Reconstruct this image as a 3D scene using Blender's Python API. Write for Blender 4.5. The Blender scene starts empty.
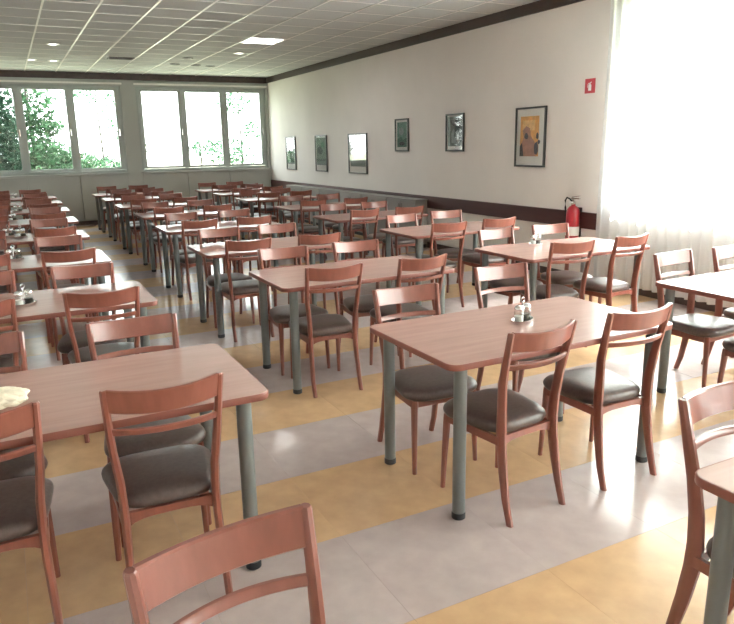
import bpy, bmesh, math, random
from mathutils import Vector, Matrix

random.seed(7)
PI = math.pi
scene = bpy.context.scene
COL = scene.collection

# ------------------------------------------------------------------ camera
CAM_H, YAW, PITCH, ROLL, F_PX = 1.639, 27.136, -13.715, -1.061, 683.8
a, b, c = math.radians(YAW), math.radians(PITCH), math.radians(ROLL)
fw = Vector((math.sin(a)*math.cos(b), math.cos(a)*math.cos(b), math.sin(b)))
r0 = Vector((math.cos(a), -math.sin(a), 0)); u0 = r0.cross(fw)
rv = r0*math.cos(c) + u0*math.sin(c); uv = -r0*math.sin(c) + u0*math.cos(c)
cam_d = bpy.data.cameras.new('camera'); cam = bpy.data.objects.new('camera', cam_d); COL.objects.link(cam)
cam_d.sensor_width = 36.0; cam_d.lens = F_PX/734*36.0; cam_d.clip_start = 0.05; cam_d.clip_end = 300
cam.matrix_world = Matrix(((rv.x, uv.x, -fw.x, 0), (rv.y, uv.y, -fw.y, 0), (rv.z, uv.z, -fw.z, CAM_H), (0, 0, 0, 1)))
scene.camera = cam

# ------------------------------------------------------------------ world, exposure
world = bpy.data.worlds.new('overcast_sky'); scene.world = world; world.use_nodes = True
bg = world.node_tree.nodes['Background']
bg.inputs[0].default_value = (0.97, 1.0, 0.985, 1); bg.inputs[1].default_value = 2.6
vs = scene.view_settings
vs.view_transform = 'Standard'; vs.look = 'None'; vs.gamma = 1.0; vs.use_curve_mapping = False; vs.exposure = 2.12
scene.cycles.max_bounces = 10; scene.cycles.diffuse_bounces = 6; scene.cycles.glossy_bounces = 4
scene.cycles.transparent_max_bounces = 12; scene.cycles.transmission_bounces = 6
scene.cycles.use_denoising = True; scene.cycles.sample_clamp_indirect = 12
scene.cycles.caustics_reflective = False

# sun outside, high over the right-hand side of the building, falling on the sheer curtain
sun_d = bpy.data.lights.new('sun', 'SUN'); sun_d.energy = 28.0; sun_d.angle = math.radians(1.0); sun_d.color = (1.0, 0.97, 0.93)
sun = bpy.data.objects.new('sun', sun_d); COL.objects.link(sun)
sun.rotation_euler = Vector((-0.60, 0.12, -0.79)).to_track_quat('-Z', 'Y').to_euler()
# room extents
XW, YB, XL, YN, ZC = 5.97, 16.8, -1.9, -5.0, 3.29

def portal(name, loc, rot, sx, sy):
    l = bpy.data.lights.new(name, 'AREA'); l.shape = 'RECTANGLE'; l.size = sx; l.size_y = sy
    l.cycles.is_portal = True
    o = bpy.data.objects.new(name, l); COL.objects.link(o); o.location = loc; o.rotation_euler = rot
    return o
for i, xc in enumerate((0.92, 4.355)):
    portal('daylight_portal', (xc, YB+0.14, 2.08), (-PI/2, 0, 0), 3.1, 1.75)
portal('daylight_portal', (XW+0.16, 0.4, 1.98), (0, PI/2, 0), 2.1, 10.0)

# ------------------------------------------------------------------ materials
MATS = {}
def mat(name, col, rough=0.5, metal=0.0, spec=0.5, var=0.0, scale=8.0, stretch=(1, 1, 1), bump=0.0, coat=0.0, emit=None, alpha=None):
    m = bpy.data.materials.new(name); m.use_nodes = True; nt = m.node_tree
    p = nt.nodes['Principled BSDF']
    p.inputs['Base Color'].default_value = (*col, 1); p.inputs['Roughness'].default_value = rough
    p.inputs['Metallic'].default_value = metal; p.inputs['Specular IOR Level'].default_value = spec
    p.inputs['Coat Weight'].default_value = coat; p.inputs['Coat Roughness'].default_value = 0.12
    if emit:
        p.inputs['Emission Color'].default_value = (*emit[0], 1); p.inputs['Emission Strength'].default_value = emit[1]
    if var or bump:
        tc = nt.nodes.new('ShaderNodeTexCoord'); mp = nt.nodes.new('ShaderNodeMapping')
        mp.inputs['Scale'].default_value = stretch
        n = nt.nodes.new('ShaderNodeTexNoise'); n.inputs['Scale'].default_value = scale; n.inputs['Detail'].default_value = 5
        nt.links.new(tc.outputs['Object'], mp.inputs[0]); nt.links.new(mp.outputs[0], n.inputs['Vector'])
        if var:
            mr = nt.nodes.new('ShaderNodeMapRange')
            mr.inputs['To Min'].default_value = 1-var; mr.inputs['To Max'].default_value = 1+var
            mr.inputs['From Min'].default_value = 0.3; mr.inputs['From Max'].default_value = 0.7
            oi = nt.nodes.new('ShaderNodeObjectInfo')
            mo = nt.nodes.new('ShaderNodeMapRange'); mo.inputs['To Min'].default_value = 1-var*.5; mo.inputs['To Max'].default_value = 1+var*.5
            nt.links.new(oi.outputs['Random'], mo.inputs['Value'])
            mu = nt.nodes.new('ShaderNodeMath'); mu.operation = 'MULTIPLY'
            nt.links.new(n.outputs['Fac'], mr.inputs['Value'])
            nt.links.new(mr.outputs[0], mu.inputs[0]); nt.links.new(mo.outputs[0], mu.inputs[1])
            vm = nt.nodes.new('ShaderNodeVectorMath'); vm.operation = 'SCALE'; vm.inputs[0].default_value = col
            nt.links.new(mu.outputs[0], vm.inputs['Scale']); nt.links.new(vm.outputs[0], p.inputs['Base Color'])
        if bump:
            bp_ = nt.nodes.new('ShaderNodeBump'); bp_.inputs['Strength'].default_value = bump; bp_.inputs['Distance'].default_value = 0.01
            nt.links.new(n.outputs['Fac'], bp_.inputs['Height']); nt.links.new(bp_.outputs[0], p.inputs['Normal'])
    MATS[name] = m
    return m

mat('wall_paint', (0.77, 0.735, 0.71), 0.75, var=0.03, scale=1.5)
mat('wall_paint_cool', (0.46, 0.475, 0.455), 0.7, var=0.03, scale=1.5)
mat('panel_paint', (0.42, 0.435, 0.42), 0.5, var=0.03, scale=2)
mat('trim_wood', (0.060, 0.040, 0.036), 0.45, var=0.2, scale=10, stretch=(1, .1, 1))
mat('rail_wood', (0.075, 0.030, 0.028), 0.4, var=0.15, scale=10, stretch=(1, .1, 1))
mat('chair_wood', (0.235, 0.078, 0.056), 0.30, var=0.12, scale=30, stretch=(1, 1, .15), coat=0.25)
mat('edge_wood', (0.24, 0.080, 0.060), 0.35, var=0.1, scale=20, stretch=(.2, 1, 1))
mat('laminate', (0.45, 0.285, 0.25), 0.23, var=0.07, scale=30, stretch=(.12, 1, 1))
mat('leg_metal', (0.17, 0.185, 0.185), 0.38, metal=0.3)
mat('black_plastic', (0.02, 0.02, 0.022), 0.5)
mat('seat_vinyl', (0.10, 0.074, 0.068), 0.36, var=0.15, scale=60, bump=0.08)
mat('tile_ochre', (0.56, 0.37, 0.21), 0.19, var=0.09, scale=9)
mat('tile_lavender', (0.46, 0.385, 0.37), 0.19, var=0.07, scale=9)
mat('grout', (0.42, 0.32, 0.26), 0.6)
mat('ceiling_tile', (0.54, 0.555, 0.555), 0.85, var=0.05, scale=40)
mat('ceiling_bar', (0.85, 0.84, 0.80), 0.3)
mat('ceiling_slab', (0.3, 0.3, 0.3), 0.9)
mat('lamp_diffuser', (0.9, 0.9, 0.88), 0.4, emit=((1, 0.98, 0.93), 6.0))
mat('downlight_lens', (0.9, 0.9, 0.88), 0.3, emit=((1, 0.98, 0.93), 2.5))
mat('vent_metal', (0.10, 0.10, 0.10), 0.5)
mat('frame_white', (0.40, 0.44, 0.42), 0.4)
mat('chrome', (0.75, 0.75, 0.75), 0.12, metal=1.0)
mat('picture_frame', (0.05, 0.055, 0.055), 0.35)
mat('mat_board', (0.72, 0.71, 0.68), 0.8)
mat('ext_red', (0.42, 0.02, 0.035), 0.3, coat=0.3)
mat('sign_red', (0.55, 0.06, 0.08), 0.5)
mat('sign_white', (0.8, 0.8, 0.8), 0.5)
mat('napkin_paper', (0.78, 0.73, 0.58), 0.9)
mat('salt', (0.8, 0.8, 0.78), 0.8)
mat('pepper', (0.12, 0.10, 0.08), 0.8)
mat('bark', (0.022, 0.018, 0.014), 0.9, var=0.2)
mat('lawn_grass', (0.17, 0.18, 0.13), 0.95, var=0.25, scale=2)
mat('cabinet_grey', (0.29, 0.275, 0.26), 0.5)
for n_, c_ in (('art_orange', (0.72, 0.36, 0.10)), ('art_yellow', (0.78, 0.50, 0.20)), ('art_skin', (0.42, 0.21, 0.15)), ('art_dark', (0.06, 0.05, 0.06)),
               ('art_slate', (0.10, 0.12, 0.115)), ('art_pale', (0.30, 0.34, 0.33)), ('art_teal', (0.16, 0.27, 0.23)), ('art_green', (0.08, 0.14, 0.11)), ('art_grey', (0.17, 0.18, 0.17))):
    mat(n_, c_, 0.7, var=0.2, scale=14)

def thin_glass(name, tint=(1, 1, 1)):
    m = bpy.data.materials.new(name); m.use_nodes = True; nt = m.node_tree; nt.nodes.clear()
    o = nt.nodes.new('ShaderNodeOutputMaterial'); mx = nt.nodes.new('ShaderNodeMixShader')
    t = nt.nodes.new('ShaderNodeBsdfTransparent'); t.inputs[0].default_value = (*tint, 1)
    g = nt.nodes.new('ShaderNodeBsdfGlossy'); g.inputs['Roughness'].default_value = 0.02
    f = nt.nodes.new('ShaderNodeFresnel'); ge = nt.nodes.new('ShaderNodeNewGeometry'); mr = nt.nodes.new('ShaderNodeMapRange')
    mr.inputs['To Min'].default_value = 1.5; mr.inputs['To Max'].default_value = 1/1.5
    nt.links.new(ge.outputs['Backfacing'], mr.inputs['Value']); nt.links.new(mr.outputs[0], f.inputs[0])
    nt.links.new(f.outputs[0], mx.inputs[0]); nt.links.new(t.outputs[0], mx.inputs[1]); nt.links.new(g.outputs[0], mx.inputs[2])
    nt.links.new(mx.outputs[0], o.inputs[0]); MATS[name] = m
thin_glass('window_glass', (0.97, 1, 0.99)); thin_glass('picture_glass'); thin_glass('jar_glass', (0.93, 0.95, 0.94))

def sheer(name, col, see):
    m = bpy.data.materials.new(name); m.use_nodes = True; nt = m.node_tree; nt.nodes.clear()
    o = nt.nodes.new('ShaderNodeOutputMaterial'); m1 = nt.nodes.new('ShaderNodeMixShader'); m2 = nt.nodes.new('ShaderNodeMixShader')
    t = nt.nodes.new('ShaderNodeBsdfTranslucent'); t.inputs[0].default_value = (*col, 1)
    d = nt.nodes.new('ShaderNodeBsdfDiffuse'); d.inputs[0].default_value = (*col, 1)
    tr = nt.nodes.new('ShaderNodeBsdfTransparent')
    m1.inputs[0].default_value = 0.14; m2.inputs[0].default_value = see
    nt.links.new(t.outputs[0], m1.inputs[1]); nt.links.new(d.outputs[0], m1.inputs[2])
    nt.links.new(m1.outputs[0], m2.inputs[1]); nt.links.new(tr.outputs[0], m2.inputs[2])
    nt.links.new(m2.outputs[0], o.inputs[0]); MATS[name] = m
sheer('curtain_sheer', (0.84, 0.85, 0.86), 0.03)

def leaf_mat(name, col):
    m = bpy.data.materials.new(name); m.use_nodes = True; nt = m.node_tree; nt.nodes.clear()
    o = nt.nodes.new('ShaderNodeOutputMaterial'); m1 = nt.nodes.new('ShaderNodeMixShader'); m1.inputs[0].default_value = 0.5
    tc = nt.nodes.new('ShaderNodeTexCoord'); n = nt.nodes.new('ShaderNodeTexNoise'); n.inputs['Scale'].default_value = 3
    nt.links.new(tc.outputs['Object'], n.inputs['Vector'])
    mr = nt.nodes.new('ShaderNodeMapRange'); mr.inputs['To Min'].default_value = 0.6; mr.inputs['To Max'].default_value = 1.4
    mr.inputs['From Min'].default_value = 0.3; mr.inputs['From Max'].default_value = 0.7
    vm = nt.nodes.new('ShaderNodeVectorMath'); vm.operation = 'SCALE'; vm.inputs[0].default_value = col
    nt.links.new(n.outputs['Fac'], mr.inputs['Value']); nt.links.new(mr.outputs[0], vm.inputs['Scale'])
    t = nt.nodes.new('ShaderNodeBsdfTranslucent'); d = nt.nodes.new('ShaderNodeBsdfDiffuse')
    nt.links.new(vm.outputs[0], t.inputs[0]); nt.links.new(vm.outputs[0], d.inputs[0])
    nt.links.new(t.outputs[0], m1.inputs[1]); nt.links.new(d.outputs[0], m1.inputs[2]); nt.links.new(m1.outputs[0], o.inputs[0])
    MATS[name] = m
leaf_mat('leaf_dark', (0.008, 0.019, 0.012)); leaf_mat('leaf_mid', (0.022, 0.052, 0.026)); leaf_mat('leaf_light', (0.035, 0.075, 0.045))

# ------------------------------------------------------------------ mesh helpers
class MB:
    def __init__(s): s.v = []; s.f = []
    def add(s, vs_, fs):
        o = len(s.v); s.v += [tuple(p) for p in vs_]; s.f += [tuple(i+o for i in f) for f in fs]; return s
    def box(s, x0, x1, y0, y1, z0, z1):
        return s.add([(x0,y0,z0),(x1,y0,z0),(x1,y1,z0),(x0,y1,z0),(x0,y0,z1),(x1,y0,z1),(x1,y1,z1),(x0,y1,z1)],
                     [(0,3,2,1),(4,5,6,7),(0,1,5,4),(1,2,6,5),(2,3,7,6),(3,0,4,7)])
    def loft(s, rings, cap=True, closed=True):
        n = len(rings[0]); o = len(s.v)
        for r in rings: s.v += [tuple(p) for p in r]
        for i in range(len(rings)-1):
            for j in range(n if closed else n-1):
                k = (j+1) % n
                s.f.append((o+i*n+j, o+i*n+k, o+(i+1)*n+k, o+(i+1)*n+j))
        if cap:
            s.f.append(tuple(o+j for j in reversed(range(n))))
            s.f.append(tuple(o+(len(rings)-1)*n+j for j in range(n)))
        return s
    def lathe(s, prof, cx=0, cy=0, n=16, cap=True):
        return s.loft([[(cx+r*math.cos(2*PI*j/n), cy+r*math.sin(2*PI*j/n), z) for j in range(n)] for r, z in prof], cap)
    def tube(s, pts, r, n=8):
        rings = []
        for i, p in enumerate(pts):
            p = Vector(p); d = (Vector(pts[min(i+1, len(pts)-1)]) - Vector(pts[max(i-1, 0)])).normalized()
            u = d.cross(Vector((0, 0, 1)));  u = d.cross(Vector((1, 0, 0))) if u.length < .1 else u
            u.normalize(); w = d.cross(u); rr = r[i] if isinstance(r, (list, tuple)) else r
            rings.append([p + (u*math.cos(2*PI*j/n) + w*math.sin(2*PI*j/n))*rr for j in range(n)])
        return s.loft(rings)
    def mesh(s, name, m, smooth=None, bevel=0):
        me = bpy.data.meshes.new(name); me.from_pydata(s.v, [], s.f)
        bm = bmesh.new(); bm.from_mesh(me); bmesh.ops.recalc_face_normals(bm, faces=bm.faces)
        if bevel: bmesh.ops.bevel(bm, geom=[e for e in bm.edges if len(e.link_faces) == 2 and e.calc_face_angle(0) > .6], offset=bevel, segments=2, profile=.6, affect='EDGES')
        bm.to_mesh(me); bm.free()
        me.materials.append(MATS[m])
        if smooth is not None:
            for p in me.polygons: p.use_smooth = True
            bm = bmesh.new(); bm.from_mesh(me)
            for e in bm.edges: e.smooth = not (len(e.link_faces) == 2 and e.calc_face_angle(0) > smooth)
            bm.to_mesh(me); bm.free()
        return me
    def obj(s, name, m, parent=None, smooth=None, bevel=0, loc=None):
        return place(name, s.mesh(name, m, smooth, bevel), parent, loc)

def place(name, me, parent=None, loc=None, rot=None):
    o = bpy.data.objects.new(name, me); COL.objects.link(o)
    if parent is not None: o.parent = parent
    if loc: o.location = loc
    if rot: o.rotation_euler = rot
    return o
def thing(name, label, cat, loc=(0, 0, 0), rz=0, group=None):
    o = bpy.data.objects.new(name, None); COL.objects.link(o); o.empty_display_size = .1
    o.location = loc; o.rotation_euler = (0, 0, rz); tag(o, label, cat, group); return o
def tag(o, label, cat, group=None):
    o['label'] = label; o['category'] = cat
    if group: o['group'] = group
    return o
def struct(o, label=None):
    o['kind'] = 'structure'
    if label: o['label'] = label
    return o
def dup(root):
    r = root.copy(); COL.objects.link(r)
    for ch in list(root.children):
        q = ch.copy(); COL.objects.link(q); q.parent = r; q.matrix_parent_inverse = ch.matrix_parent_inverse.copy()
        for g in list(ch.children):
            d = g.copy(); COL.objects.link(d); d.parent = q
    return r
def sempty(name, label=None):
    o = bpy.data.objects.new(name, None); COL.objects.link(o); return struct(o, label)

# ------------------------------------------------------------------ floor
floor = MB().box(XL-.2, XW+.2, YN-.2, YB+.2, -.12, -.0012).obj('floor', 'grout')
struct(floor, 'glossy tiled floor in alternating ochre and lavender bands')
TS, TY0, TX0 = 0.61, 1.80, 5.97 - 0.61*13
def tile_mb(x0, y0, x1, y1, z0=-.006, z1=0.0): return MB().box(x0, x1, y0, y1, z0, z1)
g_ = 0.0005
tm = {}
for n_ in ('tile_ochre', 'tile_lavender'):
    tm[n_] = MB().box(-TS/2+g_, TS/2-g_, -TS/2+g_, TS/2-g_, -.0012, 0).mesh('floor_tile', n_)
rest = {'tile_ochre': MB(), 'tile_lavender': MB()}
rt = random.Random(3)
j0 = int(math.floor((YN-TY0)/TS))
for j in range(j0, 25):
    ya = TY0 + j*TS; yb_ = min(ya+TS, YB)
    if yb_ <= YN: continue
    n_ = 'tile_lavender' if j % 2 == 0 else 'tile_ochre'
    for i in range(13):
        xa = TX0 + i*TS
        if j >= -1 and i >= 2 and yb_-ya > TS-.01:
            o = place('floor_tile', tm[n_], floor, (xa+TS/2, ya+TS/2, 0), (rt.gauss(0, .0005), rt.gauss(0, .0005), 0))
        else:
            rest[n_].box(max(xa, XL)+g_, xa+TS-g_, max(ya, YN)+g_, yb_-g_, -.0012, 0)
for n_, m_ in rest.items():
    if m_.v: o = m_.obj('floor_tile_field', n_, floor); o['kind'] = 'stuff'

# ------------------------------------------------------------------ walls
WZ0, WZ1 = 1.13, 3.03
wins = [(-0.66, 2.50), (2.82, 5.90)]
w = MB()
w.box(XL-.2, XW+.2, YB, YB+.28, -.1, WZ0).box(XL-.2, XW+.2, YB, YB+.28, WZ1, 3.6)
xs = sorted(wins); edges = [XL-.2] + [v for p in xs for v in p] + [XW+.2]
for k in range(0, len(edges), 2): w.box(edges[k], edges[k+1], YB, YB+.28, WZ0, WZ1)
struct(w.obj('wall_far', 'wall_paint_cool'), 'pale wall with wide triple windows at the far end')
RW0, RW1, RZ0, RZ1 = -4.6, 5.58, 0.93, 3.10
w = MB().box(XW, XW+.3, RW1, YB+.28, -.1, 3.6).box(XW, XW+.3, RW0, RW1, -.1, RZ0).box(XW, XW+.3, RW0, RW1, RZ1, 3.6).box(XW, XW+.3, YN-.2, RW0, -.1, 3.6)
struct(w.obj('wall_right', 'wall_paint'), 'long cream wall hung with framed pictures')
struct(MB().box(XL-.2, XL, YN-.2, YB+.28, -.1, 3.6).obj('wall_left', 'wall_paint'))
struct(MB().box(XL-.2, XW+.3, YN-.2, YN, -.1, 3.6).obj('wall_near', 'wall_paint'))

# window sashes
def window(name, x0, x1, label):
    root = sempty(name, label); y = YB+.10
    MB().box(x0, x1, y-.03, y+.05, WZ0, WZ0+.06).box(x0, x1, y-.03, y+.05, WZ1-.05, WZ1).box(x0, x0+.05, y-.03, y+.05, WZ0+.06, WZ1-.05).box(x1-.05, x1, y-.03, y+.05, WZ0+.06, WZ1-.05).obj('window_frame', 'frame_white', root)
    n = 3; wd = (x1-x0-.10)/n
    for i in (1, 2): MB().box(x0+.05+i*wd-.045, x0+.05+i*wd+.045, y-.062, y-.051, WZ0+.06, WZ1-.05).obj('mullion', 'frame_white', root)
    for i in range(n):
        a0 = x0+.05+i*wd+.004; a1 = a0+wd-.008; z0, z1 = WZ0+.065, WZ1-.055; t = .082
        s = MB().box(a0, a1, y-.05, y+.02, z0, z0+.05).box(a0, a1, y-.05, y+.02, z1-.05, z1).box(a0, a0+t, y-.05, y+.02, z0+.05, z1-.05).box(a1-t, a1, y-.05, y+.02, z0+.05, z1-.05).obj('sash', 'frame_white', root)
        MB().box(a0+t, a1-t, y-.016, y-.010, z0+.05, z1-.05).obj('pane', 'window_glass', s)
        MB().box(a1-t*.65, a1-t*.35, y-.075, y-.05, 1.95, 2.09).obj('handle', 'chrome', s)
    MB().box(x0-.02, x1+.02, YB-.12, YB+.06, WZ0-.035, WZ0).obj('window_sill', 'panel_paint', root)
    MB().box(x0-.03, x1+.03, YB-.07, YB-.002, 3.055, 3.09).obj('blind_rail', 'ceiling_bar', root)
    # lining boards below the sill
    nb = 3; wb = (x1-x0)/nb
    for i in range(nb):
        MB().box(x0+i*wb+.006, x0+(i+1)*wb-.006, YB-.06, YB-.001, .10, WZ0-.045).obj('sill_panel', 'panel_paint', root, bevel=.004)
for i, (p0, p1) in enumerate(wins):
    window('window_%d' % (i+1), p0, p1, ['triple window on the far wall, left of the pillar', 'triple window on the far wall beside the picture wall', 'triple window at the far left end of the far wall'][i])
# right window behind the curtain
root = sempty('window_4', 'long window behind the white curtain'); xx = XW+.12
MB().box(xx-.03, xx+.05, RW0, RW1, RZ0, RZ0+.06).box(xx-.03, xx+.05, RW0, RW1, RZ1-.05, RZ1).box(xx-.03, xx+.05, RW0, RW0+.05, RZ0+.06, RZ1-.05).box(xx-.03, xx+.05, RW1-.05, RW1, RZ0+.06, RZ1-.05).obj('window_frame', 'frame_white', root)
n = 8; wd = (RW1-RW0-.1)/n
for i in range(n):
    a0 = RW0+.05+i*wd+.004; a1 = a0+wd-.008; t = .06; z0, z1 = RZ0+.065, RZ1-.055
    s = MB().box(xx-.05, xx+.02, a0, a1, z0, z0+t).box(xx-.05, xx+.02, a0, a1, z1-t, z1).box(xx-.05, xx+.02, a0, a0+t, z0+t, z1-t).box(xx-.05, xx+.02, a1-t, a1, z0+t, z1-t).obj('sash', 'frame_white', root)
    MB().box(xx-.016, xx-.01, a0+t, a1-t, z0+t, z1-t).obj('pane', 'window_glass', s)
MB().box(XW-.06, XW+.05, RW0-.05, RW1+.10, RZ0-.035, RZ0).obj('window_sill', 'ceiling_bar', root)

# trims
struct(MB().box(XL, XW-.03, YB-.03, YB-.001, 3.155, ZC).obj('trim_1', 'trim_wood', bevel=.004), 'dark brown board under the ceiling on the far wall')
struct(MB().box(XW-.03, XW-.001, YN, YB-.001, 3.16, ZC).obj('trim_2', 'trim_wood', bevel=.004), 'dark brown board under the ceiling on the right wall')
struct(MB().box(XW-.03, XW-.001, 5.79, YB-.002, .64, .83).obj('trim_3', 'rail_wood', bevel=.006), 'dark red-brown chair rail along the right wall')
struct(MB().box(XW-.018, XW-.001, YN, YB-.002, 0, .09).obj('baseboard_right', 'trim_wood', bevel=.003))
struct(MB().box(XL, XW-.02, YB-.085, YB-.061, 0, .085).obj('base_strip_far', 'trim_wood', bevel=.003))  # dark strip along the foot of the far wall

# ------------------------------------------------------------------ ceiling
ceil = struct(MB().box(XL-.2, XW+.3, YN-.2, YB+.28, ZC+.03, ZC+.3).obj('ceiling', 'ceiling_slab'), 'suspended ceiling of square panels in a white grid')
CX0, CY0, CS = 0.01, 0.03, 0.6
lamp_cells = {(6, 18), (6, 9), (1, 9), (6, 3), (1, 3)}
ctm = MB().box(-.292, .292, -.292, .292, 0, .03).mesh('ceiling_panel', 'ceiling_tile')
crest_ = MB()
ni0, ni1 = -4, 10; nj0, nj1 = -9, 28
for i in range(ni0, ni1):
    for j in range(nj0, nj1):
        x0, y0 = CX0+i*CS, CY0+j*CS
        if x0+CS < XL or x0 > XW or y0 > YB or (i, j) in lamp_cells: continue
        if i >= -1 and x0+CS < XW and 12 <= j and y0+CS < YB:
            place('ceiling_panel', ctm, ceil, (x0+.3, y0+.3, ZC))
        else:
            crest_.box(max(x0+.008, XL), min(x0+CS-.008, XW), max(y0+.008, YN), min(y0+CS-.008, YB), ZC, ZC+.03)
o = crest_.obj('ceiling_panel_field', 'ceiling_tile', ceil); o['kind'] = 'stuff'
for i in range(ni0+1, ni1+1):
    x = CX0+i*CS
    if XL < x < XW-.03: MB().box(x-.012, x+.012, YN, YB-.03, ZC-.006, ZC+.004).obj('grid_runner', 'ceiling_bar', ceil)
for j in range(nj0+1, nj1+1):
    y = CY0+j*CS
    if YN < y < YB-.03: MB().box(XL, XW-.03, y-.007, y+.007, ZC-.003, ZC+.004).obj('cross_bar', 'ceiling_bar', ceil)

LN = {(6, 18): 'lit square ceiling light panel nearest the framed pictures', (6, 9): 'lit square ceiling light panel above the wall-side tables', (1, 9): 'lit square ceiling light panel above the left tables', (6, 3): 'lit square ceiling light panel by the curtained window', (1, 3): 'lit square ceiling light panel above the camera'}
for (i, j) in sorted(lamp_cells):
    if (i, j) != (6, 18): continue
    x0, y0 = CX0+i*CS, CY0+j*CS
    t = thing('ceiling_light', 'lit square ceiling light panel, the large white one', 'ceiling light', (x0+.3, y0+.3, ZC), 0)
    MB().box(-.288, .288, -.288, -.262, -.004, .05).box(-.288, .288, .262, .288, -.004, .05).box(-.288, -.262, -.262, .262, -.004, .05).box(.262, .288, -.262, .262, -.004, .05).obj('housing', 'ceiling_bar', t)
    MB().box(-.262, .262, -.262, .262, .004, .03).obj('diffuser', 'lamp_diffuser', t)
for (i, j) in lamp_cells:
    if (i, j) == (6, 18): continue
    place('ceiling_panel', ctm, ceil, (CX0+i*CS+.3, CY0+j*CS+.3, ZC))

def downlight(x, y, lit, label):
    t = thing('downlight', label, 'downlight', (x, y, ZC), 0, 'small ceiling downlights')
    MB().lathe([(.065, 0), (.10, 0), (.10, -.008), (.085, -.014), (.065, -.010)], n=24, cap=False).obj('rim', 'ceiling_bar' if lit else 'vent_metal', t, smooth=.6)
    MB().lathe([(.066, -.004), (.05, -.007), (.001, -.008)], n=24, cap=False).obj('lens', 'downlight_lens' if lit else 'vent_metal', t, smooth=.6)
downlight(.91, 12.56, True, 'lit downlight standing alone, nearest the camera on the left ceiling')
downlight(.67, 14.75, True, 'lit downlight near the far wall, left one of a close pair')
downlight(1.05, 14.79, True, 'lit downlight near the far wall, right one of a close pair')
downlight(3.99, 12.64, True, 'lit downlight just beyond the large square ceiling light')
downlight(3.30, 13.63, False, 'dark round ceiling fitting, nearest of the four dark ones')
downlight(3.28, 14.65, False, 'dark round ceiling fitting, leftmost of the row of three near the windows')
downlight(3.71, 14.70, False, 'dark round ceiling fitting, middle of the row of three near the windows')
downlight(4.03, 14.78, False, 'dark round ceiling fitting, rightmost of the row of three near the windows')
t = thing('ceiling_vent', 'dark oblong air vent in the ceiling above the left window', 'vent', (2.15, 14.0, ZC))
MB().box(-.23, .23, -.15, -.12, -.012, 0).box(-.23, .23, .12, .15, -.012, 0).box(-.23, -.2, -.12, .12, -.012, 0).box(.2, .23, -.12, .12, -.012, 0).obj('vent_frame', 'vent_metal', t)
for k in range(6):
    y = -.10+k*.04
    MB().add([(-.2, y, -.010), (.2, y, -.010), (.2, y+.025, -.001), (-.2, y+.025, -.001), (-.2, y, -.013), (.2, y, -.013), (.2, y+.025, -.004), (-.2, y+.025, -.004)], [(0,1,2,3),(4,7,6,5),(0,4,5,1),(2,6,7,3),(0,3,7,4),(1,5,6,2)]).obj('slat', 'vent_metal', t)

# ------------------------------------------------------------------ curtains
def curtain(y0, y1, label, seed):
    rr = random.Random(seed); n = int((y0-y1)/.022); zs = [.10, .6, 1.1, 1.7, 2.3, 2.8, 3.11]
    ph = [rr.uniform(0, 6.28) for _ in range(3)]
    m = MB(); vsl = []
    for z in zs:
        k = 1.0 if z < 2.9 else .6
        row = []
        for i in range(n+1):
            y = y0 + (y1-y0)*i/n; s_ = (y0-y)
            dx = .028*math.sin(s_*2*PI/.13 + ph[0] + .8*math.sin(s_*2.1+ph[1])) + .012*math.sin(s_*2*PI/.31 + ph[2] + .3*z)
            row.append((5.83 + dx*k, y + .01*math.sin(z*2+s_*9), z))
        vsl.append(row)
    nn = n+1
    for i, row in enumerate(vsl):
        for p in row: m.v.append(p)
    for i in range(len(zs)-1):
        for j in range(n): m.f.append((i*nn+j, i*nn+j+1, (i+1)*nn+j+1, (i+1)*nn+j))
    root = thing('curtain', label, 'curtain', (0, 0, 0), 0, 'sheer curtains on the long window')
    cl = m.obj('cloth', 'curtain_sheer', root, smooth=3.0)
    return root
curtain(5.66, 3.05, 'bright white sheer curtain hanging to the floor beside the fire extinguisher', 1)
curtain(3.0, .45, 'white sheer curtain, second panel from the fire extinguisher, outside the right edge', 2)
curtain(.4, -2.1, 'white sheer curtain, third panel from the fire extinguisher, outside the right edge', 3)
curtain(-2.15, -4.7, 'white sheer curtain, fourth panel from the fire extinguisher, behind the camera', 4)
cr = tag(MB().tube([(5.83, -4.75, 3.125), (5.83, 5.7, 3.125)], .012).obj('curtain_rod', 'ceiling_bar'), 'white rod carrying the sheer curtains under the ceiling', 'curtain rod')

# ------------------------------------------------------------------ tables
TW, TD, TH = 1.345, 0.768, 0.75
def rrect(w, d, r, n=6):
    pts = []
    for cx, cy, a0 in ((w/2-r, d/2-r, 0), (-w/2+r, d/2-r, 90), (-w/2+r, -d/2+r, 180), (w/2-r, -d/2+r, 270)):
        for k in range(n+1):
            an = math.radians(a0 + 90*k/n); pts.append((cx+r*math.cos(an), cy+r*math.sin(an)))
    return pts
def ring(w, d, r, z): return [(x, y, z) for x, y in rrect(w, d, r)]
top_me = MB().loft([ring(TW-.008, TD-.008, .046, TH-.026), ring(TW-.008, TD-.008, .046, TH-.0012), ring(TW-.010, TD-.010, .045, TH)]).mesh('tabletop', 'laminate')
e = MB()
e.loft([ring(TW-.0075, TD-.0075, .046, TH-.028), ring(TW-.003, TD-.003, .049, TH-.028), ring(TW, TD, .05, TH-.024), ring(TW, TD, .05, TH-.004), ring(TW-.003, TD-.003, .049, TH-.0007), ring(TW-.0075, TD-.0075, .046, TH-.0007)], cap=False)
edge_me = e.mesh('edge_band', 'edge_wood', smooth=.7)
leg_me = MB().lathe([(.029, .03), (.029, TH-.026)], n=20).mesh('leg', 'leg_metal', smooth=.6)
foot_me = MB().lathe([(.026, 0), (.031, .004), (.031, .028), (.029, .032)], n=20).mesh('foot', 'black_plastic', smooth=.6)
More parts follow.
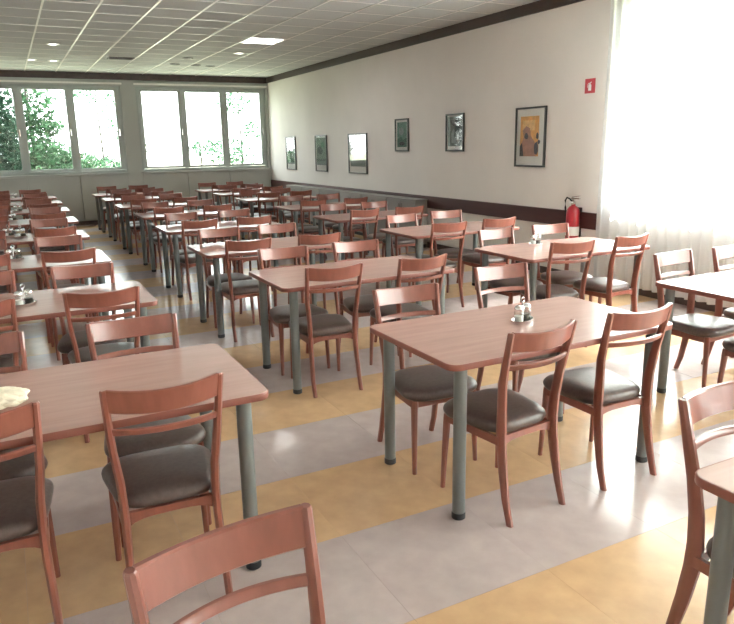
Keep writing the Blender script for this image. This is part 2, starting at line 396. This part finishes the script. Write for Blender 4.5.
plate_me = MB().lathe([(.05, TH-.034), (.05, TH-.026)], n=20).mesh('mounting_plate', 'leg_metal', smooth=.6)
def make_table():
    t = thing('dining_table', '', 'table', group='dining tables in three long rows')
    place('tabletop', top_me, t); place('edge_band', edge_me, t)
    for sx in (-1, 1):
        for sy in (-1, 1):
            l = place('leg', leg_me, t, (sx*(TW/2-.092), sy*(TD/2-.07), 0))
            place('foot', foot_me, l); place('mounting_plate', plate_me, l)
    return t
# rows: near edge y and left edge x
COLS = {
 'B': [(1.587, .363), (1.553, 2.219), (1.519, 4.079), (1.455, 5.74), (1.512, 7.637), (1.571, 9.52), (1.558, 11.40), (1.567, 13.25), (1.557, 14.79)],
 'C': [None, (3.644, 2.243), (3.557, 4.083), (3.54, 5.793), (3.525, 7.60), (3.625, 9.36), (3.643, 11.46), (3.688, 13.16), (3.676, 14.62)],
 'A': [None, (.765-TW, 2.312), (.705-TW, 4.150), (.672-TW, 5.926), (.69-TW, 7.74), (.745-TW, 9.60), (.785-TW, 11.45), (.80-TW, 13.15), (.80-TW, 14.75)],
}
CNAME = {'A': 'left row', 'B': 'middle row', 'C': 'wall-side row'}
ORD = ['nearest', 'first full', 'second', 'third', 'fourth', 'fifth', 'sixth', 'seventh', 'last']
def tname(col, k):
    if col == 'B': return ['cropped nearest', 'second', 'third', 'fourth', 'fifth', 'sixth', 'seventh', 'eighth', 'last'][k] + ' table of middle row'
    return ['', 'nearest', 'second', 'third', 'fourth', 'fifth', 'sixth', 'seventh', 'last'][k] + ' table of ' + CNAME[col]
LAB_T = {('B', 0): 'pink-brown laminate table with only its corner showing at bottom right, grey leg',
         ('B', 1): 'pink-brown laminate table in the foreground centre with a cruet set and round grey legs',
         ('A', 1): 'pink-brown laminate table at the lower left edge with a crumpled napkin on it',
         ('C', 1): 'pale shining laminate table cut by the right edge, in front of the curtain',
         ('C', 2): 'laminate table beside the fire extinguisher and curtain, with a cruet set'}
proto = make_table(); first = True; tables = {}
for col, lst in COLS.items():
    for k, q in enumerate(lst):
        if q is None: continue
        t = proto if first else dup(proto); first = False
        t.location = (q[0]-.028+TW/2 if col != 'A' else q[0]+.015+TW/2, q[1]+TD/2, 0)
        t['label'] = LAB_T.get((col, k), 'laminate dining table with grey legs, the ' + tname(col, k).replace('table of', 'one from the camera in the') if k < 8 else 'laminate dining table with grey legs, the last one before the windows in the ' + CNAME[col])
        tables[col, k] = t

# ------------------------------------------------------------------ chair
def sweep_rect(m, path):          # path of (x, y, z, wx, wy): rectangular section rings with softened corners
    rings = []
    for x, y, z, wx, wy in path:
        a_, b_ = wx/2, wy/2; k = .30
        rings.append([(x-a_, y-b_+k*wy, z), (x-a_+k*wx, y-b_, z), (x+a_-k*wx, y-b_, z), (x+a_, y-b_+k*wy, z), (x+a_, y+b_-k*wy, z), (x+a_-k*wx, y+b_, z), (x-a_+k*wx, y+b_, z), (x-a_, y+b_-k*wy, z)])
    m.loft(rings)
CH = 0.882
def post_path(s):
    keys = [(0, .168, -.012, .022, .026), (.10, .168, .018, .023, .030), (.22, .164, .042, .024, .036), (.34, .161, .060, .024, .041), (.42, .161, .064, .024, .041), (.52, .165, .060, .024, .038), (.64, .178, .048, .023, .034), (.76, .185, .022, .022, .029), (CH-.006, .190, -.004, .021, .024), (CH, .1905, -.005, .016, .018)]
    return [(s*x, y, z, wx*1.22, wy*1.3) for z, x, y, wx, wy in keys]
def arc(x, half=.19, bow=.046): return -bow*(1-(x/half)**2)
def slab_arc(m, half, zlo, zhi, th, y_at, n=14, dome=0.0):
    rings = []
    for i in range(n+1):
        x = -half + 2*half*i/n; y = arc(x); zl, zh = zlo(x), zhi(x); yl, yh = y_at(zl)+y, y_at(zh)+y; e_ = .22*th
        rings.append([(x, yl-th/2, zl+e_), (x, yh-th/2, zh-e_), (x, yh-th/2+e_, zh), (x, yh+th/2-e_, zh), (x, yh+th/2, zh-e_), (x, yl+th/2, zl+e_), (x, yl+th/2-e_, zl), (x, yl-th/2+e_, zl)])
    m.loft(rings)
def y_at(z): return .022 + (z-.76)*(-.004-.022)/(CH-.76)
crest_me = MB(); slab_arc(crest_me, .182, lambda x: .785+.010*(x/.18)**2, lambda x: CH-.010+.012*(x/.18)**2, .021, y_at)
crest_me = crest_me.mesh('crest_rail', 'chair_wood', smooth=.5)
slat_me = MB(); slab_arc(slat_me, .178, lambda x: .708, lambda x: .733, .016, lambda z: y_at(z)-.002)
slat_me = slat_me.mesh('back_slat', 'chair_wood', smooth=.5)
def post_mesh(s): m = MB(); sweep_rect(m, post_path(s)); return m.mesh('back_post', 'chair_wood', smooth=.6)
post_l, post_r = post_mesh(-1), post_mesh(1)
def fleg(s):
    m = MB(); sweep_rect(m, [(s*.182, .432, 0, .022, .022), (s*.178, .424, .18, .028, .028), (s*.172, .414, .37, .036, .036), (s*.172, .413, .392, .034, .034)])
    return m.mesh('front_leg', 'chair_wood', smooth=.6)
fleg_l, fleg_r = fleg(-1), fleg(1)
def seat_outline(inset, z, n=40, crown=0.0):
    pts = []; yr, yf = .066, .452; cy = (yr+yf)/2; hd = (yf-yr)/2 - inset
    for k in range(n):
        t = 2*PI*k/n; p_ = 2/4.4
        ux = math.copysign(abs(math.cos(t))**p_, math.cos(t)); uy = math.copysign(abs(math.sin(t))**p_, math.sin(t))
        hw = (.168 + (.214-.168)*min(1, (uy*.5+.5)*1.25)) - inset
        bow = .016*(1-ux*ux) * (1 if uy > 0 else 0.2)
        y = cy + uy*hd + bow
        if uy < -.9: hw = hw
        pts.append((ux*hw, y, z))
    return pts
m = MB()
prof = [(.016, .388), (.006, .394), (-.001, .406), (-.003, .418), (.000, .430), (.010, .441), (.03, .449), (.065, .4545), (.11, .457), (.15, .458)]
m.loft([seat_outline(i_, z_) for i_, z_ in prof])
seat_me = m.mesh('seat_cushion', 'seat_vinyl', smooth=1.0)
m = MB()     # apron: side rails, front rail, arched rear rail
m.box(-.172, .172, .396, .418, .352, .390)
for s in (-1, 1):
    m.add([(s*.160, .07, .352), (s*.176, .07, .352), (s*.186, .42, .352), (s*.170, .42, .352), (s*.160, .07, .390), (s*.176, .07, .390), (s*.186, .42, .390), (s*.170, .42, .390)], [(0,1,2,3),(4,7,6,5),(0,4,5,1),(1,5,6,2),(2,6,7,3),(3,7,4,0)])
n = 10; rings = []
for i in range(n+1):
    x = -.162+.324*i/n; zl = .335 + .030*(1-(x/.162)**4)
    rings.append([(x, .062, zl), (x, .062, .392), (x, .080, .392), (x, .080, zl)])
m.loft(rings)
frame_me = m.mesh('seat_frame', 'chair_wood', smooth=.5)
def make_chair():
    t = thing('dining_chair', '', 'chair', group='red-brown dining chairs with dark padded seats')
    place('seat_cushion', seat_me, t); place('seat_frame', frame_me, t)
    place('back_post', post_l, t); place('back_post', post_r, t)
    place('front_leg', fleg_l, t); place('front_leg', fleg_r, t)
    place('crest_rail', crest_me, t); place('back_slat', slat_me, t)
    return t
# placements: (x, y of the crest, turn in degrees) for near-left, near-right, far-left, far-right of each table
CHAIRS = {
 ('B', 0): [None, None, (1.907, 1.284, 2), None],
 ('B', 1): [(1.94, 2.160, 6), (2.560, 2.190, -1), (1.868, 3.167, -3), (2.72, 3.425, -4)],
 ('B', 2): [(1.824, 4.040, -5), (2.549, 4.020, 3), (1.775, 4.932, -4), (2.461, 4.922, -5)],
 ('B', 3): [(1.696, 5.550, -6), (2.412, 5.608, -4), (1.706, 6.471, -5), (2.363, 6.491, -3)],
 ('B', 4): [(1.745, 7.373, 3), (2.432, 7.432, -6), (1.804, 8.393, 4), (2.481, 8.403, -4)],
 ('C', 1): [(3.922, 2.147, 0), None, (4.040, 3.206, 4), (4.667, 3.177, 0)],
 ('C', 2): [(3.873, 4.000, -8), (4.520, 4.000, 5), (3.795, 4.922, 5), (4.510, 4.952, -7)],
 ('C', 3): [(3.765, 5.667, -3), (4.491, 5.707, -3), (3.804, 6.628, 5), (4.510, 6.726, -8)],
 ('C', 4): [(3.755, 7.413, 3), (4.461, 7.432, -3), (3.775, 8.393, 2), (4.461, 8.413, -2)],
 ('A', 1): [(-.20, 2.28, 0), (.38, 2.30, -2), (-0.221, 3.177, 2), (0.431, 3.187, 0)],
 ('A', 2): [(-0.245, 4.000, 2), (0.412, 3.981, -2), (-0.235, 4.981, 0), (0.392, 4.971, -6)],
}
rc = random.Random(11)
protoc = make_chair(); first = True
SIDE = ['near side, left seat', 'near side, right seat', 'far side, left seat', 'far side, right seat']
SPEC = {('B', 0, 2): 'red-brown chair cropped at the lower right corner, facing the camera over a table corner',
        ('B', 1, 0): 'red-brown chair with its back to us, left of the two, at the foreground centre table',
        ('B', 1, 1): 'red-brown chair with its back to us, right of the two, at the foreground centre table',
        ('B', 1, 2): 'red-brown chair facing us, left of the two, at the foreground centre table',
        ('B', 1, 3): 'red-brown chair facing us behind the cruet set of the foreground centre table',
        ('A', 1, 1): 'large red-brown chair with its back to us, fully visible at the lower left table',
        ('A', 1, 0): 'red-brown chair with its back to us, cut by the left edge at lower left table'}
for (col, k) in sorted(tables):
    tx, ty = tables[col, k].location.x - TW/2, tables[col, k].location.y - TD/2
    pl = CHAIRS.get((col, k))
    if pl is None:
        j = lambda s: rc.uniform(-s, s)
        xl_, xr_ = (tx+TW/2-.31, tx+TW/2+.31) if col != 'A' else (-.25, .41)
        pl = [(xl_+j(.04), ty-.08+j(.03), j(4)), (xr_+j(.04), ty-.08+j(.03), j(4)), (xl_+j(.04), ty+TD+.18+j(.03), j(4)), (xr_+j(.04), ty+TD+.18+j(.03), j(4))]
    # keep backs clear of the table edge, seats clear of the legs and of the seat opposite
    tc = tx+TW/2; fixed = []
    for i, q in enumerate(pl):
        if q is None: fixed.append(None); continue
        x, y, tr = q
        if i < 2: y = max(min(y, ty-.047-.19*abs(math.sin(math.radians(tr)))), ty-.13)
        else:
            y = max(y, ty+TD+.07)
            if fixed[i-2]: y = max(y, fixed[i-2][1]+.962)
        if not (i > 1 and y > ty+TD+.43): m_ = .344 if i < 2 else .332; x = tc + max(-m_, min(m_, x-tc))
        tr = max(-3, min(3, tr)) if abs(x-tc) > .33 else tr
        fixed.append((x, y, tr))
    pl = fixed
    for i, q in enumerate(pl):
        if q is None: continue
        ch = protoc if first else dup(protoc); first = False
        ch.location = (q[0], q[1], 0); ch.rotation_euler = (0, 0, math.radians(q[2] + (180 if i > 1 else 0)))
        ch['label'] = SPEC.get((col, k, i), 'red-brown chair, %s, at %s' % (SIDE[i], tname(col, k)))
ch = dup(protoc); ch.location = (.300, 1.225, 0); ch.rotation_euler = (0, 0, math.radians(180+9)); ch['label'] = 'red-brown chair back cut by the bottom edge, closest to the camera'

# ------------------------------------------------------------------ cruet sets
def make_cruet():
    t = thing('cruet_set', '', 'cruet set', group='cruet sets on the tables')
    MB().loft([[(.055*math.cos(2*PI*k/24), .034*math.sin(2*PI*k/24), 0) for k in range(24)], [(.060*math.cos(2*PI*k/24), .038*math.sin(2*PI*k/24), .004) for k in range(24)], [(.062*math.cos(2*PI*k/24), .040*math.sin(2*PI*k/24), .014) for k in range(24)], [(.058*math.cos(2*PI*k/24), .036*math.sin(2*PI*k/24), .013) for k in range(24)], [(.055*math.cos(2*PI*k/24), .033*math.sin(2*PI*k/24), .006) for k in range(24)]]).obj('tray', 'chrome', t, smooth=.8)
    MB().tube([(0, 0, .005), (0, 0, .085)] , .003).tube([(.011*math.sin(2*PI*k/12), 0, .096-.011*math.cos(2*PI*k/12)) for k in range(13)], .0025).obj('handle', 'chrome', t, smooth=.8)
    for s, cont in ((-1, 'salt'), (1, 'pepper')):
        j = MB().lathe([(.018, .007), (.021, .012), (.021, .045), (.017, .054)], n=16).obj('shaker', 'jar_glass', t, smooth=.8)
        j.location = (s*.028, 0, 0)
        MB().lathe([(.019, .006), (.019, .032)], n=14).obj('contents', cont, j, smooth=.8)
        MB().lathe([(.0185, .053), (.0195, .056), (.0195, .066), (.014, .074), (.004, .077)], n=16).obj('lid', 'chrome', j, smooth=.8)
    return t
pc = make_cruet(); first = True
for (x, y, r, lab) in [(2.24, 2.64, 20, 'chrome cruet set with salt and pepper on the foreground centre table'), (4.10, 4.69, 10, 'chrome cruet set on the table beside the fire extinguisher'),
                  (.0, 4.46, 35, 'chrome cruet set on second table of left row, nearest the left edge'), (-.03, 6.45, 0, 'chrome cruet set on third table of left row'), (.055, 8.17, 30, 'chrome cruet set on fourth table of left row, right one of two'),
                  (-.06, 8.30, 30, 'chrome cruet set on fourth table of left row, left one of two'), (.0, 10.2, 50, 'chrome cruet set on fifth table of left row'), (.09, 11.75, 0, 'chrome cruet set on sixth table of left row'), (.08, 15.2, 0, 'chrome cruet set on the last table of left row')]:
    o = pc if first else dup(pc); first = False
    o.scale = (1.2, 1.2, 1.2); o.location = (x, y, TH); o.rotation_euler = (0, 0, math.radians(r)); o['label'] = lab
# crumpled napkin
bm = bmesh.new(); bmesh.ops.create_icosphere(bm, subdivisions=4, radius=1)
rn = random.Random(5); fold = [(Vector((rn.gauss(0, 1), rn.gauss(0, 1), rn.gauss(0, 1))).normalized(), rn.uniform(3, 8), rn.uniform(0, 6)) for _ in range(9)]
for v in bm.verts:
    k = 1 + sum(.055*abs(math.sin(v.co.dot(d)*f_ + p_)) for d, f_, p_ in fold) - .25
    v.co = Vector((v.co.x*.085*k, v.co.y*.06*k, max(-.024, v.co.z*.034*k)))
    v.co.z += .024
me = bpy.data.meshes.new('napkin'); bm.to_mesh(me); bm.free(); me.materials.append(MATS['napkin_paper'])
tag(place('napkin', me, None, (-.115, 2.68, TH)), 'crumpled cream paper napkin on the lower left table', 'napkin')

# ------------------------------------------------------------------ pictures on the right wall
def picture(y0, y1, z0, z1, label, layers, border=.022, matw=.05):
    t = thing('framed_picture', label, 'picture', (XW, (y0+y1)/2, z0), 0, 'framed pictures on the right wall')
    hw, h = abs(y1-y0)/2, z1-z0; bx = border
    MB().box(-.030, -.002, -hw, hw, 0, bx).box(-.030, -.002, -hw, hw, h-bx, h).box(-.030, -.002, -hw, -hw+bx, bx, h-bx).box(-.030, -.002, hw-bx, hw, bx, h-bx).obj('frame', 'picture_frame', t, bevel=.003)
    MB().box(-.012, -.003, -hw+bx, hw-bx, bx, h-bx).obj('mat_board', 'mat_board', t)
    pr = None
    # layers: (material, list of (u, v)) in 0..1 of the inner area, u to the right as seen (toward -y), v up
    for n_, (mt, pts) in enumerate(layers):
        x = -.0125-.0008*n_; iw, ih = 2*hw-2*bx, h-2*bx
        f3 = [(x, hw-bx-u*iw, bx+v_*ih) for u, v_ in pts]; b3 = [(x+.0006, p[1], p[2]) for p in f3]; q = len(pts)
        mm = MB().add(f3+b3, [tuple(range(q)), tuple(reversed(range(q, 2*q)))]+[(i, i+q, (i+1) % q+q, (i+1) % q) for i in range(q)])
        if pr is None: pr = mm.obj('print', mt, t)
        else: mm.obj('print_shape', mt, pr)
    MB().box(-.0225, -.0205, -hw+bx, hw-bx, bx, h-bx).obj('glass_pane', 'picture_glass', t)
R_ = lambda u0, v0, u1, v1: [(u0, v0), (u1, v0), (u1, v1), (u0, v1)]
def blob(cx, cy, rx, ry, n=14, seed=0):
    rr = random.Random(seed); return [(cx+rx*math.cos(2*PI*k/n)*rr.uniform(.8, 1.1), cy+ry*math.sin(2*PI*k/n)*rr.uniform(.85, 1.1)) for k in range(n)]
picture(6.71, 7.28, 1.33, 2.068, 'framed poster with an orange picture on white mat, nearest the fire extinguisher',
        [('art_orange', R_(.13, .16, .80, .87)), ('art_yellow', R_(.22, .62, .66, .80)), ('art_skin', [(.2, .16), (.17, .35), (.26, .5), (.22, .62), (.34, .70), (.48, .66), (.52, .52), (.66, .42), (.72, .16)]), ('art_dark', [(.13, .16), (.13, .34), (.2, .40), (.25, .28), (.27, .16)]), ('art_dark', blob(.36, .52, .07, .06, seed=2)), ('art_dark', blob(.73, .3, .08, .12, seed=3)), ('art_dark', blob(.76, .52, .05, .06, seed=4)), ('art_dark', blob(.82, .41, .05, .04, seed=5)), ('art_skin', blob(.47, .3, .12, .1, seed=8))])
picture(8.44, 8.90, 1.525, 2.066, 'narrow framed dark grey picture with a pale figure, second from the extinguisher',
        [('art_slate', R_(.06, .11, .94, .95)), ('art_grey', R_(.1, .55, .5, .9)), ('art_dark', blob(.45, .80, .22, .10, seed=1)), ('art_pale', [(.3, .2), (.28, .5), (.42, .62), (.5, .55), (.44, .4), (.62, .3), (.55, .18)]), ('art_pale', blob(.66, .4, .1, .16, seed=6)), ('art_dark', blob(.78, .72, .1, .1, seed=9)), ('art_grey', blob(.68, .24, .12, .06, seed=10))])
picture(10.0, 10.44, 1.525, 2.055, 'narrow framed teal picture with a darker lower half, third from the extinguisher',
        [('art_teal', R_(.1, .10, .9, .93)), ('art_green', [(.1, .10), (.1, .36), (.4, .45), (.6, .33), (.9, .42), (.9, .10)]), ('art_pale', blob(.45, .62, .2, .14, seed=3)), ('art_dark', blob(.5, .22, .25, .06, seed=4))])
for (y0, y1, lab, s) in ((11.50, 12.27, 'widest of the three low framed pictures reflecting the windows', 1), (13.31, 13.90, 'middle one of the three low framed pictures reflecting the windows', 2), (15.06, 15.64, 'low framed picture reflecting the windows, closest to the far corner', 3)):
    picture(y0, y1, 1.112, 1.855, lab, [('art_grey', R_(.06, .16, .94, .96)), ('art_slate', R_(.06, .16, .94, .34)), ('art_dark', blob(.4, .6, .25, .14, seed=s)), ('art_green', blob(.65, .75, .2, .1, seed=s+5))])

# fire extinguisher sign
t = thing('safety_sign', 'small red fire extinguisher sign with white pictogram high on the wall', 'sign', (XW, 6.025, 2.163))
MB().box(-.006, -.001, -.076, .076, 0, .158).obj('sign_plate', 'sign_red', t)
def flat(pts, x0=-.0075, x1=-.006):
    f3 = [(x0, p[0], p[1]) for p in pts]; b3 = [(x1, p[0], p[1]) for p in pts]; q = len(pts)
    return MB().add(f3+b3, [tuple(range(q)), tuple(reversed(range(q, 2*q)))]+[(i, i+q, (i+1) % q+q, (i+1) % q) for i in range(q)])
flat([(-.022, .028), (.022, .028), (.022, .085), (.014, .098), (-.014, .098), (-.022, .085)]).obj('pictogram_bottle', 'sign_white', t)
flat([(-.008, .100), (.008, .100), (.008, .112), (-.020, .124), (-.026, .116), (-.008, .108)]).obj('pictogram_valve', 'sign_white', t)
flat([(.010, .106), (.010, .112), (.032, .104), (.038, .062), (.032, .062), (.028, .098)]).obj('pictogram_hose', 'sign_white', t)

# fire extinguisher hung on the wall
t = thing('fire_extinguisher', 'red fire extinguisher with silver valve hung on the chair rail', 'fire extinguisher', (XW-.115, 6.07, .42))
MB().lathe([(.03, .0), (.07, .006), (.078, .02), (.078, .40), (.070, .445), (.045, .475), (.026, .485), (.026, .50)], n=28).obj('cylinder', 'ext_red', t, smooth=.7)
MB().lathe([(.0785, .14), (.0792, .145), (.0792, .24), (.0785, .245)], n=28, cap=False).obj('instruction_label', 'sign_white', t, smooth=.7)
MB().lathe([(.024, .50), (.028, .505), (.028, .535), (.018, .54), (.018, .56)], n=16).obj('valve', 'chrome', t, smooth=.7)
MB().box(-.012, .012, -.10, .03, .565, .578).add([(-.012, -.10, .60), (.012, -.10, .60), (.012, .02, .580), (-.012, .02, .580), (-.012, -.10, .608), (.012, -.10, .608), (.012, .02, .590), (-.012, .02, .590)], [(0,3,2,1),(4,5,6,7),(0,1,5,4),(2,3,7,6),(0,4,7,3),(1,2,6,5)]).obj('lever_handle', 'chrome', t, bevel=.002)
MB().lathe([(.02, -.008), (.024, -.006), (.024, .006), (.02, .008)], n=16).obj('gauge', 'sign_white', t, smooth=.7, loc=(-.035, .0, .525))
MB().tube([(0, .02, .53), (0, .06, .56), (-.005, .105, .575), (-.01, .125, .54), (-.01, .12, .46), (-.01, .10, .34), (-.01, .092, .20), (-.01, .092, .12)], .010).obj('hose', 'black_plastic', t, smooth=.8)
MB().box(.082, .112, -.03, .03, .05, .46).obj('bracket', 'black_plastic', t)

# low cabinets under the chair rail
for k in range(6):
    y0 = 9.38+k*.96; y1 = y0+.94
    if y1 > 16.0: break
    t = thing('low_cabinet', 'pale grey low cabinet against the wall under the rail, %s from the far corner' % ['farthest', 'fifth', 'fourth', 'third', 'second', 'closest'][k], 'cabinet', (5.81, (y0+y1)/2, 0), 0, 'low cabinets along the right wall')
    MB().box(-.085, .12, -.465, .465, .06, .755).obj('body', 'cabinet_grey', t)
    MB().box(-.105, .125, -.47, .47, .757, .78).obj('worktop', 'cabinet_grey', t, bevel=.003)
    MB().box(-.06, .11, -.44, .44, 0, .059).obj('plinth', 'black_plastic', t)
    for s in (-1, 1):
        d = MB().box(-.102, -.0855, s*.2315-.229, s*.2315+.229, .065, .75).obj('door', 'cabinet_grey', t, bevel=.003)
        MB().box(-.118, -.102, s*.04-.006, s*.04+.006, .60, .70).obj('handle', 'chrome', d)

# ------------------------------------------------------------------ garden outside
struct(MB().add([(-80, YB+.3, -.3), (80, YB+.3, -.3), (80, 140, -.3), (-80, 140, -.3)], [(0, 1, 2, 3)]).obj('lawn', 'lawn_grass'), 'sunlit lawn outside the windows')
struct(MB().add([(XW+.32, -60, -.3), (80, -60, -.3), (80, YB+.29, -.3), (XW+.32, YB+.29, -.3)], [(0, 1, 2, 3)]).obj('lawn_side', 'lawn_grass'), 'lawn beside the building')
def tree(name, label, x, y, h, blobs, leaves, size, lm, seed, trunk_r=.09):
    rr = random.Random(seed); t = thing(name, label, 'tree', (x, y, -.3), 0, 'trees outside the windows')
    m = MB().tube([(0, 0, 0), (.03, .02, h*.4), (-.02, .05, h*.75), (.0, .0, h)], [trunk_r, trunk_r*.8, trunk_r*.5, trunk_r*.2], n=8)
    m.obj('trunk', 'bark', t, smooth=.8)
    br = MB()
    for (bx, by, bz, rx, ry, rz, w_) in blobs:
        z0 = max(.4, min(h*.8, bz-rz*.5)); br.tube([(0, 0, z0), (bx*.5, by*.5, (z0+bz)/2+.1), (bx, by, bz)], [trunk_r*.35, trunk_r*.22, trunk_r*.08], n=6)
    br.obj('branches', 'bark', t, smooth=.8)
    tot = sum(q[6] for q in blobs); lf = MB()
    for (bx, by, bz, rx, ry, rz, w_) in blobs:
        for _ in range(int(leaves*w_/tot)):
            while True:
                p = Vector((rr.uniform(-1, 1), rr.uniform(-1, 1), rr.uniform(-1, 1)))
                if p.length < 1: break
            p = Vector((bx+p.x*rx, by+p.y*ry, bz+p.z*rz))
            u = Vector((rr.gauss(0, 1), rr.gauss(0, 1), rr.gauss(0, .6))).normalized(); q = u.cross(Vector((rr.gauss(0, 1), rr.gauss(0, 1), rr.gauss(0, 1)))).normalized()
            s = size*rr.uniform(.6, 1.3); k = u.cross(q)*s*.12
            lf.add([p-u*s*.5, p+q*s*.24+k, p+u*s*.5, p-q*s*.24+k], [(0, 1, 2), (0, 2, 3)])
    me = bpy.data.meshes.new('foliage'); me.from_pydata(lf.v, [], lf.f); me.materials.append(MATS[lm])
    o = place('foliage', me, t); o['kind'] = 'stuff'
tree('evergreen_tree', 'dark evergreen tree filling the leftmost window pane', -.85, 20.6, 5.5, [(0, 0, 2.4, 1.3, 1.2, 2.6, 3), (.35, 0, 1.9, 1.0, .9, 1.6, 2), (-.9, .4, 2.2, 1.1, 1.0, 2.2, 1.5)], 20000, .15, 'leaf_dark', 1, .14)
tree('broadleaf_tree', 'leafy green tree seen in the second window pane', .85, 24.3, 4.8, [(.0, 0, 1.7, .75, .9, 1.5, 3), (.5, 0, 1.4, .9, .8, .9, 3), (.05, 0, 3.4, .8, .8, .8, 1), (1.3, 0, 1.3, .9, .8, .55, 1.4), (.5, 0, 2.7, .5, .5, .25, .4)], 6000, .17, 'leaf_mid', 2)
tree('evergreen_tree', 'added unseen evergreen tree outside the left edge, shading the far right corner', -4.9, 20.4, 6.5, [(0, 0, 2.6, 1.4, 1.3, 2.9, 3), (.2, 0, 4.6, 1.2, 1.2, 1.6, 2)], 12000, .19, 'leaf_dark', 9, .14)  # unseen tree added to dim window light on the right wall's far corner
tree('broadleaf_tree', 'low pale leafy tree at the foot of the third window pane', 3.3, 28.0, 4.6, [(-.5, 0, 1.2, 1.1, .8, .6, 2), (.5, 0, 1.2, .9, .8, .55, 1.6), (.65, 0, 3.2, .5, .6, 1.0, .6), (-.3, 0, 3.9, 1.0, .6, .3, .4)], 1300, .18, 'leaf_light', 3, .05)
tree('broadleaf_tree', 'sparse pale tree behind the middle panes of the right window', 5.9, 23.6, 3.4, [(.2, 0, 1.95, .8, .6, .3, 1.2), (.75, 0, 1.75, .45, .6, .6, 1), (-1.55, 0, 1.9, .5, .5, .3, .5)], 520, .15, 'leaf_light', 4, .04)
tree('broadleaf_tree', 'light green tree behind the window pane nearest the picture wall', 8.2, 26.4, 4.8, [(-.1, 0, 1.4, .6, .7, .9, 2), (.5, 0, 2.6, .4, .6, .4, .7), (-.2, 0, 3.6, .8, .7, .4, 1.1)], 800, .16, 'leaf_light', 5, .05)
